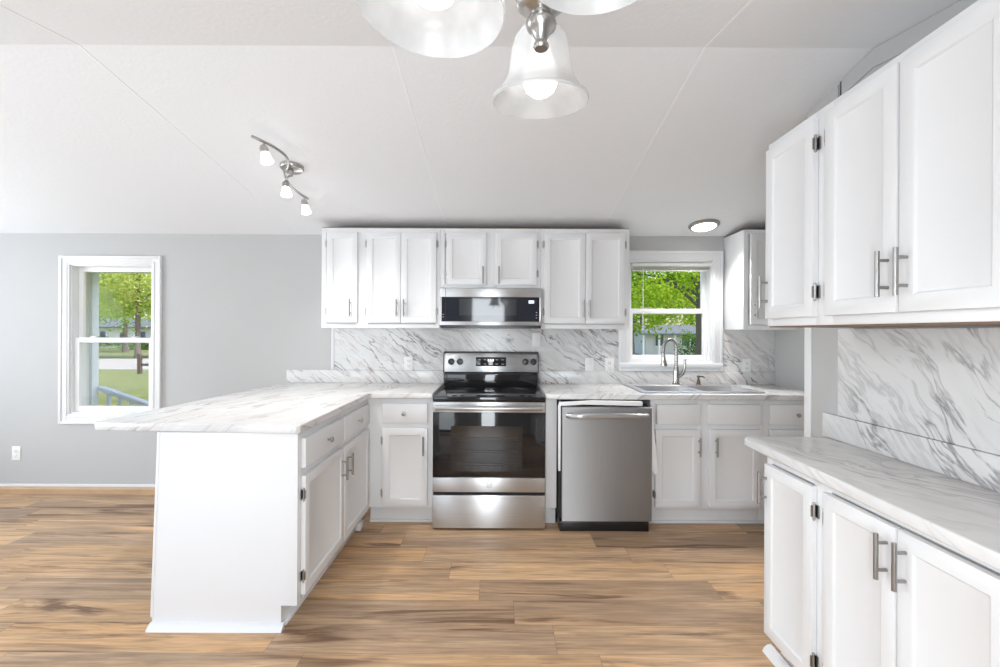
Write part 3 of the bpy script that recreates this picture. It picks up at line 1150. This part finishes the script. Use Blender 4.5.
m.box(-w + .01, w - .01, .004, .33, .0, .0215)
for k in range(26):
    m.box(-w + .03 + k * .0278, -w + .046 + k * .0278, .001, .004, .006, .017)
m.build('vent_grille', M_BLACK, r)

# ------------------------------------------------------------------ dishwasher
r = thing('dishwasher', 'stainless steel dishwasher with a curved bar handle', 'dishwasher', (.718, 3.07, 0))
w = .301
boxes('tub', M_BLACK, r, (-w + .008, w - .008, .06, .62, .07, .84), bevel=.002)
boxes('door', M_STEEL_DW, r, (-w, w, 0, .058, .070, .832), bevel=.006, seg=3)
m = MB()
pts = []
for k in range(31):
    u = k / 30
    s = 2 * u - 1
    pts.append((s * .268, -.050 + .046 * abs(s) ** 7, .778 - .014 * (1 - s * s) * .3 - .008 * s * s + .008))
m.tube(pts, [.013] * 31, 14)
for v in m.bm.verts:
    v.co.z = .778 + (v.co.z - .778) * 1.45
m.build('handle', M_STEEL, r)
boxes('kick_plate', M_BLACK, r, (-w - .012, w - .016, .012, .5, .0, .066), bevel=.003)
m = MB()
# loose white insulation band tucked over the top and down both sides
m.prism([(-w - .006, .838), (-.16, .848), (.10, .843), (w - .06, .840), (w - .06, .870), (-.10, .874), (-.2, .868), (-w - .006, .862)], 1, .012, .05)
m.build('insulation_strip', M_FOAM, r, bevel=.004)
m = MB()
m.prism([(-w - .020, .40), (-w - .006, .40), (-w - .005, .862), (-w - .012, .868), (-w - .024, .83)], 1, .02, .05)
m.build('insulation_strip', M_FOAM, r, bevel=.003)
m = MB()
m.prism([(w + .002, .832), (w + .012, .835), (w + .024, .68), (w + .052, .385), (w + .030, .375), (w + .010, .40), (w + .002, .60)], 1, .03, .062)
m.build('insulation_strip', M_FOAM, r, bevel=.003)
boxes('side_gap', M_DARK, r, (-w - .016, -w - .001, .05, .5, .07, .875), (-w - .012, w - .06, .09, .5, .845, .876))

# ------------------------------------------------------------------ sink and faucet
r = thing('sink', 'double bowl stainless steel drop-in sink under the window', 'sink', (0, 0, CZ1))
counter_slab([(SINK[0], SINK[2]), (SINK[1], SINK[3])], .0005, .009, BAS).build('rim', M_CHROME, r, bevel=.003)
for (x0, x1, y0, y1) in BAS:
    m = MB()
    t, dpt = .003, .17
    e = .001
    X0_, X1_, Y0_, Y1_ = x0 + e, x1 - e, y0 + e, y1 - e
    V = lambda q, z: [m.bm.verts.new(v) for v in ((X0_ + q, Y0_ + q, z), (X1_ - q, Y0_ + q, z), (X1_ - q, Y1_ - q, z), (X0_ + q, Y1_ - q, z))]
    L_ = [V(0, .007), V(.006, -.03), V(.012, -dpt + .02), V(.04, -dpt), V(.02 + .02, -dpt - .002), V(.006, -dpt + .016), V(.0035, -.03), V(-.0005, .007)]
    for A, B in zip(L_, L_[1:] + L_[:1]):
        if A is L_[3] and B is L_[4]:
            continue
        for i in range(4):
            j = (i + 1) % 4
            m.bm.faces.new((A[i], A[j], B[j], B[i]))
    m.bm.faces.new(L_[3])
    m.bm.faces.new(list(reversed(L_[4])))
    bo = m.build('bowl', M_CHROME, r)
    m = MB()
    cx, cy = (x0 + x1) / 2, (y0 + y1) / 2
    m.lathe([(.045, -dpt + .001), (.045, -dpt + .003), (.034, -dpt + .004), (.028, -dpt + .002), (.001, -dpt + .002)], 24, Matrix.Translation((cx, cy, 0)))
    m.build('drain', M_HINGE, bo)

FZ = CZ1 + .0095
r = thing('faucet', 'tall gooseneck pull-down kitchen faucet with side lever', 'faucet', (1.395, 3.64, FZ))
m = MB()
m.lathe([(.030, 0), (.031, .004), (.026, .012), (.0235, .03), (.0225, .10), (.019, .125), (.0165, .14)], 28)
m.build('base', M_FAUCET, r)
m = MB()
pts = [(0, 0, .12), (0, 0, .20), (0, 0, .27)]
for k in range(1, 15):
    a = pi * k / 14
    pts.append((-.052 + .052 * cos(a), -.012 * k / 14, .285 + .068 * sin(a)))
pts += [(-.106, -.014, .265), (-.110, -.015, .25)]
m.tube(pts, .0135, 18)
m.build('gooseneck', M_FAUCET, r)
m = MB()
M = Matrix.Translation((-.1095, -.015, .252)) @ Matrix.Rotation(radians(176), 4, 'Y')
m.lathe([(.0135, 0), (.0165, .004), (.0165, .012), (.0155, .03), (.019, .07), (.025, .095), (.0255, .104), (.022, .107), (.002, .107)], 24, M)
sp = m.build('spray_head', M_FAUCET, r)
m = MB()
m.tube([(.020, 0, .06), (.05, -.004, .085), (.062, -.006, .12)], [.012, .0135, .012], 14)
m.tube([(.062, -.006, .118), (.066, -.006, .135), (.067, -.006, .20)], [.008, .0085, .010], 14)
m.build('lever', M_FAUCET, r)
r = thing('soap_dispenser', 'small bronze pump dispenser on the sink rim right of the faucet', 'dispenser', (1.575, 3.645, FZ))
m = MB()
m.lathe([(.021, 0), (.021, .004), (.015, .008), (.012, .03), (.010, .034), (.007, .05), (.008, .055)], 20)
m.build('base', M_BRONZE, r)
m = MB()
m.lathe([(.010, .055), (.0125, .058), (.0125, .068), (.006, .071)], 18)
m.tube([(0, 0, .062), (.02, -.03, .066), (.028, -.045, .058)], .006, 10)
m.build('pump_spout', M_BRONZE, r)

# ------------------------------------------------------------------ outlets
def outlet(label, loc, rz=0, blank=False, cat='outlet', name='wall_outlet'):
    r = thing(name, label, cat, loc, rz)
    boxes('cover_plate', M_PLATE, r, (-.035, .035, -.006, 0, -.057, .057), bevel=.003)
    if blank:
        m = MB()
        m.box(-.006, .006, -.014, -.006, -.012, .012)
        m.build('toggle', M_PLATE, r, bevel=.002)
    else:
        for z in (-.021, .021):
            s = boxes('socket', M_PLATE, r, (-.017, .017, -.0085, -.006, z - .014, z + .014), bevel=.003)
            boxes('slot', M_SLOT, s, (-.008, -.0055, -.009, -.0084, z - .002, z + .007),
                  (.0055, .008, -.009, -.0084, z - .002, z + .007), (-.002, .002, -.009, -.0084, z - .010, z - .006))
    return r


YS = YB - .0085
outlet('white outlet on the marble left of the range', (-.744, YS, 1.073))
outlet('white switch plate on the marble just right above the range', (.297, YS, 1.270), blank=True, cat='switch', name='wall_switch')
outlet('white switch plate on the marble between the range and the window', (.730, YS, 1.070), blank=True, cat='switch', name='wall_switch')
outlet('white outlet on the marble beside the left foot of the sink window', (.893, YS, 1.066))
outlet('white outlet on the marble panel right of the sink window', (2.01, YS, 1.066))
outlet('white outlet low on the grey wall left of the casement', (-3.945, YB - .0005, .325))['label'] = 'white outlet low on the grey wall at the far left'

# ------------------------------------------------------------------ raised blind at the sink window
r = thing('window_blind', 'white mini blind drawn up to the top of the sink window', 'blind', ((W2[0] + W2[1]) / 2 + .012, YB + .02, 1.908))
hw = .318
boxes('headrail', M_PLATE, r, (-hw, hw, -.016, .016, -.032, -.002), bevel=.002)
for k in range(6):
    m = MB()
    z = -.036 - k * .0042
    m.prism([(-.012, z), (0, z + .002), (.012, z), (.012, z - .0008), (0, z + .0012), (-.012, z - .0008)], 0, -hw + .004, hw - .004)
    m.build('slat', M_PLATE, r)
boxes('bottom_rail', M_PLATE, r, (-hw + .004, hw - .004, -.012, .012, -.071, -.062), bevel=.002)
m = MB()
m.cyl((-hw + .085, -.02, -.03), (-hw + .083, -.022, -.55), .0035, 8)
m.build('wand', M_PLATE, r)

# ------------------------------------------------------------------ disc light on the ceiling
LX, LY = 1.557, 3.52
r = thing('ceiling_light', 'round flush LED ceiling light near the sink window', 'light', (LX, LY, ceil_z(LY) - .001))
r.rotation_euler = (-math.atan(SL), 0, 0)
m = MB()
m.lathe([(.112, 0), (.112, -.010), (.104, -.020), (.090, -.022), (.086, -.016), (.02, -.014), (.02, 0)], 40)
m.build('trim_ring', M_NICKEL, r)
m = MB()
m.lathe([(.088, -.0165), (.084, -.024), (.05, -.029), (.001, -.030), (.001, -.0165)], 40)
m.build('diffuser', M_DISC, r)
lamp('disc_light_glow', 'AREA', (LX, LY - .01, ceil_z(LY) - .05), 9, (1, .98, .95), aim=(LX - .1, LY - .5, 0), shape='DISK', size=.15, spread=radians(115))

# ------------------------------------------------------------------ track light
r = thing('track_light', 'curved brushed nickel bar with three lit spot heads on the ceiling', 'light', (-1.225, 2.70, ceil_z(2.70) - .001))
ZB = -.075


def T(x, y, z):
    """world position to the fixture's own frame"""
    return Vector((x + 1.225, y - 2.70, z - (ceil_z(2.70) - .001)))


def bar_point(u):
    y = 2.28 + .68 * u
    x = -1.235 + .085 * sin(pi * 2 * u * .98) * (1.0 if u < .5 else .45)
    return Vector((x, y, ceil_z(y) - .072))


m = MB()
m.lathe([(.066, .0), (.066, -.012), (.060, -.020), (.03, -.026), (.012, -.03), (.010, -.06)], 32, Matrix.Rotation(-math.atan(SL), 4, 'X'))
m.build('canopy', M_NICKEL, r)
m = MB()
m.tube([T(*bar_point(k / 32)) for k in range(33)], .0075, 10)
m.tube([T(-1.225, 2.70, ceil_z(2.7) - .05), T(*bar_point(.6))], .006, 10)
m.build('curved_bar', M_NICKEL, r)
for u, tilt in ((.07, (.30, -.10)), (.60, (.10, -.12)), (.955, (.22, -.05))):
    b0 = bar_point(u)
    dirv = Vector((tilt[0], tilt[1], -1)).normalized()
    h0 = b0 + Vector((0, 0, -.032))
    hd = thing0('spot_head', r)
    m = MB()
    m.cyl(T(*b0), T(*h0), .004, 10)
    q = (-dirv).to_track_quat('Z', 'Y').to_matrix().to_4x4()
    M = Matrix.Translation(T(*h0)) @ q
    m.lathe([(.004, .016), (.014, .012), (.020, .0), (.022, -.024), (.020, -.028)], 20, M)
    m.build('socket_cup', M_NICKEL, hd)
    m = MB()
    m.lathe([(.017, -.026), (.021, -.034), (.024, -.052), (.031, -.074), (.030, -.076), (.010, -.062), (.001, -.060)], 24, M)
    m.build('glass_cup', M_SPOTGLASS, hd)
    lp = h0 + dirv * .10
    lamp('spot_beam', 'SPOT', lp, 18, (1, .97, .93), aim=lp + dirv, spot_size=radians(150), spot_blend=.9, shadow_soft_size=.035)

# ------------------------------------------------------------------ chandelier
CX, CY = .052, .60
CB = 1.703
r = thing('chandelier', 'brushed nickel chandelier with three frosted bell glass shades', 'light', (CX, CY, CB))
m = MB()
m.lathe([(.002, -.001), (.0085, -.0008), (.0105, .002), (.0100, .005), (.0078, .008), (.0082, .013), (.0115, .018), (.0145, .023), (.0185, .026), (.0200, .031),
         (.0185, .036), (.0135, .041), (.0135, .045), (.022, .049), (.031, .056), (.0345, .067), (.033, .08), (.026, .092), (.018, .10), (.0135, .115), (.0135, .15), (.016, .18), (.024, .20), (.013, .215), (.008, .22), (.007, ceil_z(CY) - CB - .03)], 36)
m.build('centre_column', M_NICKEL, r)
m = MB()
h = ceil_z(CY) - CB
m.lathe([(.008, h - .045), (.03, h - .035), (.055, h - .016), (.062, h - .002)], 32)
m.build('ceiling_canopy', M_NICKEL, r)
# (x, y, rim height) of each shade, measured from the hub
for (sx, sy, rz_, lean) in ((.068, .800, 1.738, .10), (-.079, .512, 1.696, .10), (.098, .452, 1.712, .08)):
    o = Vector((sx - CX, sy - CY, 0))
    dr_ = o.normalized()
    ar = thing0('arm', r)
    top = rz_ - CB + .118                         # neck of the shade
    m = MB()
    R_ = o.length
    pts = []
    for k in range(21):
        u = k / 20
        pts.append(Vector((dr_.x * R_ * u, dr_.y * R_ * u, .085 + (top + .045 - .085) * u + .05 * sin(pi * u) - .0 * u)))
    pts.append(Vector((o.x, o.y, top + .02)))
    m.tube(pts, .0065, 10)
    m.build('arm_tube', M_NICKEL, ar)
    ax = (Vector((0, 0, 1)) - dr_ * lean).normalized()      # shade axis leans outward
    q = ax.to_track_quat('Z', 'Y').to_matrix().to_4x4()
    M = Matrix.Translation((o.x, o.y, rz_ - CB)) @ q
    m = MB()
    m.lathe([(.012, .145), (.021, .140), (.025, .128), (.026, .112), (.022, .108), (.0, .106)][:-1], 24, M)
    m.build('socket_cup', M_NICKEL, ar)
    S_ = .965
    outp = [(.026, .116), (.036, .112), (.046, .099), (.051, .082), (.0535, .062), (.0565, .044), (.0615, .030), (.0665, .0225), (.069, .019), (.0735, .0125), (.0805, .004), (.0845, -.0008), (.0866, .0008), (.0868, -.0028), (.0848, -.0052)]
    inp = [(.0815, -.0018), (.0765, .0045), (.0705, .0125), (.0660, .0170), (.0630, .0195), (.0575, .027), (.0538, .041), (.0508, .060), (.0485, .080), (.0435, .0965), (.034, .1095), (.026, .113)]
    m = MB()
    m.lathe([(a * S_, b_) for a, b_ in outp + inp], 48, M, closed=True)
    m.build('glass_shade', M_SHADE, ar)
    m = MB()
    m.lathe([(.012, .108), (.014, .095), (.018, .076), (.026, .056), (.0305, .039), (.030, .026), (.025, .014), (.015, .006), (.002, .003)], 24, M)
    m.build('bulb', M_BULB, ar)
    lamp('bulb_light', 'SPOT', (sx, sy, rz_ - .016), 5, (1, .985, .96), aim=(sx + dr_.x * .05, sy + dr_.y * .05, 0), spot_size=radians(172), spot_blend=.35, shadow_soft_size=.03)

# ------------------------------------------------------------------ outdoors
GZ = -.6
struct(boxes('ground', M_LAWN, None, (-90, 60, YB + .14, 90, GZ - .2, GZ)), 'green lawn outside the windows', 'ground')
m = MB()
m.box(-90, 20, 22.5, 31, GZ, GZ + .02)
struct(m.build('ground_road', M_ROAD, smooth=False), 'pale road beyond the lawn', 'road')
struct(boxes('floor_porch', M_DECK, None, (-6.2, -3.0, YB + .14, 5.45, -.16, -.06)), 'porch deck outside the left window', 'floor')
m = MB()
m.prism([(YB + .14, 2.20), (5.5, 2.02), (5.5, 2.14), (YB + .14, 2.32)], 0, -6.6, -2.2)
struct(m.build('roof_porch', M_PORCHROOF, smooth=False), 'porch roof eave outside the left window', 'roof')
struct(boxes('wall_porch', M_SIDING, None, (-6.2, -4.27, 4.66, 4.78, -.06, 2.16)), 'pale porch side wall seen at the left of the window', 'wall')
r = thing('porch_post', 'white square porch post outside the left window', 'post', (-4.66, 5.25, -.06))
boxes('shaft', M_PORCH, r, (-.045, .045, -.045, .045, .0, 2.06), bevel=.006)
boxes('base_trim', M_PORCH, r, (-.06, .06, -.06, .06, 0, .12), bevel=.006)
r = thing('porch_railing', 'pale sloping porch stair railing with balusters', 'railing', (-4.60, 5.3, -.06))
sl = -.34


def rail(z, h, t):
    m = MB()
    m.prism([(0, z), (1.3, z + 1.3 * sl), (1.3, z + 1.3 * sl + h), (0, z + h)], 1, -t, t)
    return m


rail(.70, .05, .045).build('top_rail', M_PORCH, r, bevel=.004)
rail(.16, .04, .02).build('bottom_rail', M_PORCH, r, bevel=.003)
for k in range(9):
    x = .08 + k * .13
    m = MB()
    m.prism([(x, .19 + x * sl), (x + .032, .19 + (x + .032) * sl), (x + .032, .71 + (x + .032) * sl), (x, .71 + x * sl)], 1, -.016, .016)
    m.build('baluster', M_PORCH, r)
boxes('newel_post', M_PORCH, r, (1.28, 1.37, -.045, .045, GZ + .06, .42), bevel=.005)

r = thing('rail_fence', 'dark wooden post and rail fence beside the pale road', 'fence', (-16.05, 20.5, GZ))
for k in range(4):
    m = MB()
    m.box(k * 2.3 - .07, k * 2.3 + .07, -.07, .07, 0, .9)
    m.build('post', M_FENCE, r, bevel=.01)
for z in (.35, .70):
    m = MB()
    for k in range(3):
        m.box(k * 2.3 + .07, k * 2.3 + 2.23, -.03, .03, z, z + .11)
    m.build('rail', M_FENCE, r)


def tree(label, base, th, tr, crowns, n, leaf, mat, group=None, name='tree', lean=0.0):
    r = thing(name, label, 'tree' if name == 'tree' else 'bush', base, 0, group)
    if th > 0:
        m = MB()
        pts = [(lean * (k / 8) + .06 * tr * sin(k), .05 * tr * cos(k * 1.7), th * k / 8) for k in range(9)]
        m.tube(pts, [tr * (1.25 if k == 0 else 1 - .045 * k) for k in range(9)], 12)
        m.build('trunk', M_BARK, r)
        m = MB()
        for (cx, cy, cz, rx, ry, rzz) in crowns:
            z0 = min(th * .9, max(th * .45, cz - rzz))
            m.tube([(lean * z0 / th, 0, z0), (lean * z0 / th * .5 + cx * .5, cy * .5, (z0 + cz) / 2 + .2), (cx, cy, cz)], [tr * .32, tr * .22, tr * .1], 8)
        m.build('branch', M_BARK, r)
    bm = bmesh.new()
    tot = sum(c_[3] * c_[4] * c_[5] for c_ in crowns)
    for (cx, cy, cz, rx, ry, rzz) in crowns:
        nc = max(6, int(26 * (rx * ry * rzz / tot) ** .5))
        cl = []
        for _ in range(nc):
            while True:
                v = Vector((random.uniform(-1, 1), random.uniform(-1, 1), random.uniform(-1, 1)))
                if v.length < 1:
                    break
            cl.append(Vector((cx + v.x * rx, cy + v.y * ry, cz + v.z * rzz)))
        for _ in range(int(n * rx * ry * rzz / tot)):
            c_ = random.choice(cl)
            s_ = .30
            p_ = c_ + Vector((random.gauss(0, rx * s_), random.gauss(0, ry * s_), random.gauss(0, rzz * s_ * .7)))
            a = Vector((random.gauss(0, 1), random.gauss(0, 1), random.gauss(0, .6))).normalized()
            b_ = a.cross(Vector((random.gauss(0, 1), random.gauss(0, 1), random.gauss(0, 1)))).normalized()
            L_ = leaf * random.uniform(.7, 1.3)
            nrm = a.cross(b_)
            vs = [bm.verts.new(p_ - a * L_ * .5), bm.verts.new(p_ + b_ * L_ * .3 + nrm * L_ * .06), bm.verts.new(p_ + a * L_ * .5), bm.verts.new(p_ - b_ * L_ * .3 + nrm * L_ * .06)]
            bm.faces.new(vs)
    me = bpy.data.meshes.new('foliage')
    bm.to_mesh(me)
    bm.free()
    me.materials.append(mat)
    o = bpy.data.objects.new('foliage', me)
    COL.objects.link(o)
    o.parent = r
    return r


# through the left window
tree('pale trunked tree with yellow green leaves across the road', (-25.2, 32, GZ), 8, .17,
     [(-1.2, 0, 5.6, 2.6, 2, 2.0), (1.4, .5, 5.0, 2.2, 2, 1.8), (.2, 0, 3.9, 2.8, 1.6, .9)], 5200, .22, M_LEAF_B)
tree('bright green tree left of the pale trunk beyond the road', (-33, 40.5, GZ), 6, .2,
     [(0, 0, 4.2, 2.6, 2, 2.2), (.6, 0, 6.6, 3, 2, 2)], 4200, .24, M_LEAF_A)
tree('tall yellow green tree far behind the white house', (-57, 70, GZ), 9, .3,
     [(0, 0, 7, 6, 3, 4.2), (5, 0, 8.5, 5, 3, 4)], 5200, .42, M_LEAF_B)
tree('dark green tree right of the white house far away', (-75, 86, GZ), 9, .3,
     [(0, 0, 7, 6, 3, 4.5), (-4, 0, 10, 5, 3, 3.5)], 4200, .42, M_LEAF_A)
tree('low dark green hedge bush in front of the white house', (-38.5, 46, GZ), 0, 0,
     [(-3, 0, .6, 3, .8, .7), (2.5, 0, .5, 3, .8, .6)], 2600, .22, M_LEAF_C, name='bush')


def house(label, base, w, d_, hw_, hr, roofm, wallm, over=.5):
    r = thing('house', label, 'house', base)
    boxes('wall', wallm, r, (-w / 2, w / 2, 0, d_, 0, hw_))
    m = MB()
    m.prism([(-over, hw_), (d_ / 2, hw_ + hr), (d_ + over, hw_), (d_ + over, hw_ + .12), (d_ / 2, hw_ + hr + .14), (-over, hw_ + .12)], 0, -w / 2 - over, w / 2 + over)
    m.build('roof', roofm, r, smooth=False)
    m = MB()
    m.prism([(0, hw_), (d_, hw_), (d_ / 2, hw_ + hr)], 0, -w / 2, w / 2)
    m.build('gable', wallm, r, smooth=False)
    n = max(2, int(w / 2.2))
    for k in range(n):
        x = -w / 2 + (k + .5) * w / n
        f_ = boxes('window', M_DARKWIN, r, (x - .35, x + .35, -.03, 0, .8, 1.8))
        boxes('window_frame', M_WHITE, f_, *frame_boxes(x - .42, x + .42, .73, 1.87, -.06, -.031, .07))
    return r


house('low white house beyond the road seen through the left window', (-41.5, 52, GZ), 9, 5, 2.2, 1.0, M_ROOF_GREY, M_SIDING)
h_ = house('pale house with a wide grey roof seen through the sink window', (15.0, 40, GZ), 4.6, 4, 1.75, .75, M_ROOF_GREY, M_SIDING, .7)
m = MB()
for k in range(5):
    m.box(-2.7 + k * 1.35 - .07, -2.7 + k * 1.35 + .07, -.62, -.48, 0, 1.75)
m.build('porch_column', M_WHITE, h_)
# through the sink window
tree('near tree with thick grey trunk at the right of the sink window', (5.35, 12.2, GZ), 5.2, .17,
     [(-1.2, .2, 3.3, 1.3, 1.0, .72), (-.2, .6, 3.6, 1.2, 1, .8), (-2.0, .5, 3.6, 1.0, 1, .7)], 5200, .11, M_LEAF_A)
tree('slim leaning tree at the left of the sink window', (6.15, 21, GZ), 5, .08,
     [(.4, 0, 3.0, 1.3, 1, 1.1), (1.9, .2, 3.5, 1.6, 1, 1.2)], 3200, .16, M_LEAF_A, lean=-.3)
tree('tall green tree behind the grey roofed house on its left', (14.5, 47, GZ), 8, .25,
     [(-1, 0, 5.6, 3.6, 2, 2.6), (2.6, 0, 5.4, 3, 2, 2.6)], 5200, .34, M_LEAF_B)
tree('dark green tree behind the grey roofed house on its right', (22.5, 54, GZ), 8, .25,
     [(0, 0, 5.0, 3.2, 2, 3.2), (-3, 0, 6.6, 3, 2, 2)], 4200, .34, M_LEAF_A)
tree('shady bush beside the house at the right of the sink window', (14.2, 34, GZ), 0, 0,
     [(0, 0, .9, 1.0, .6, 1.0)], 1500, .16, M_LEAF_C, name='bush')
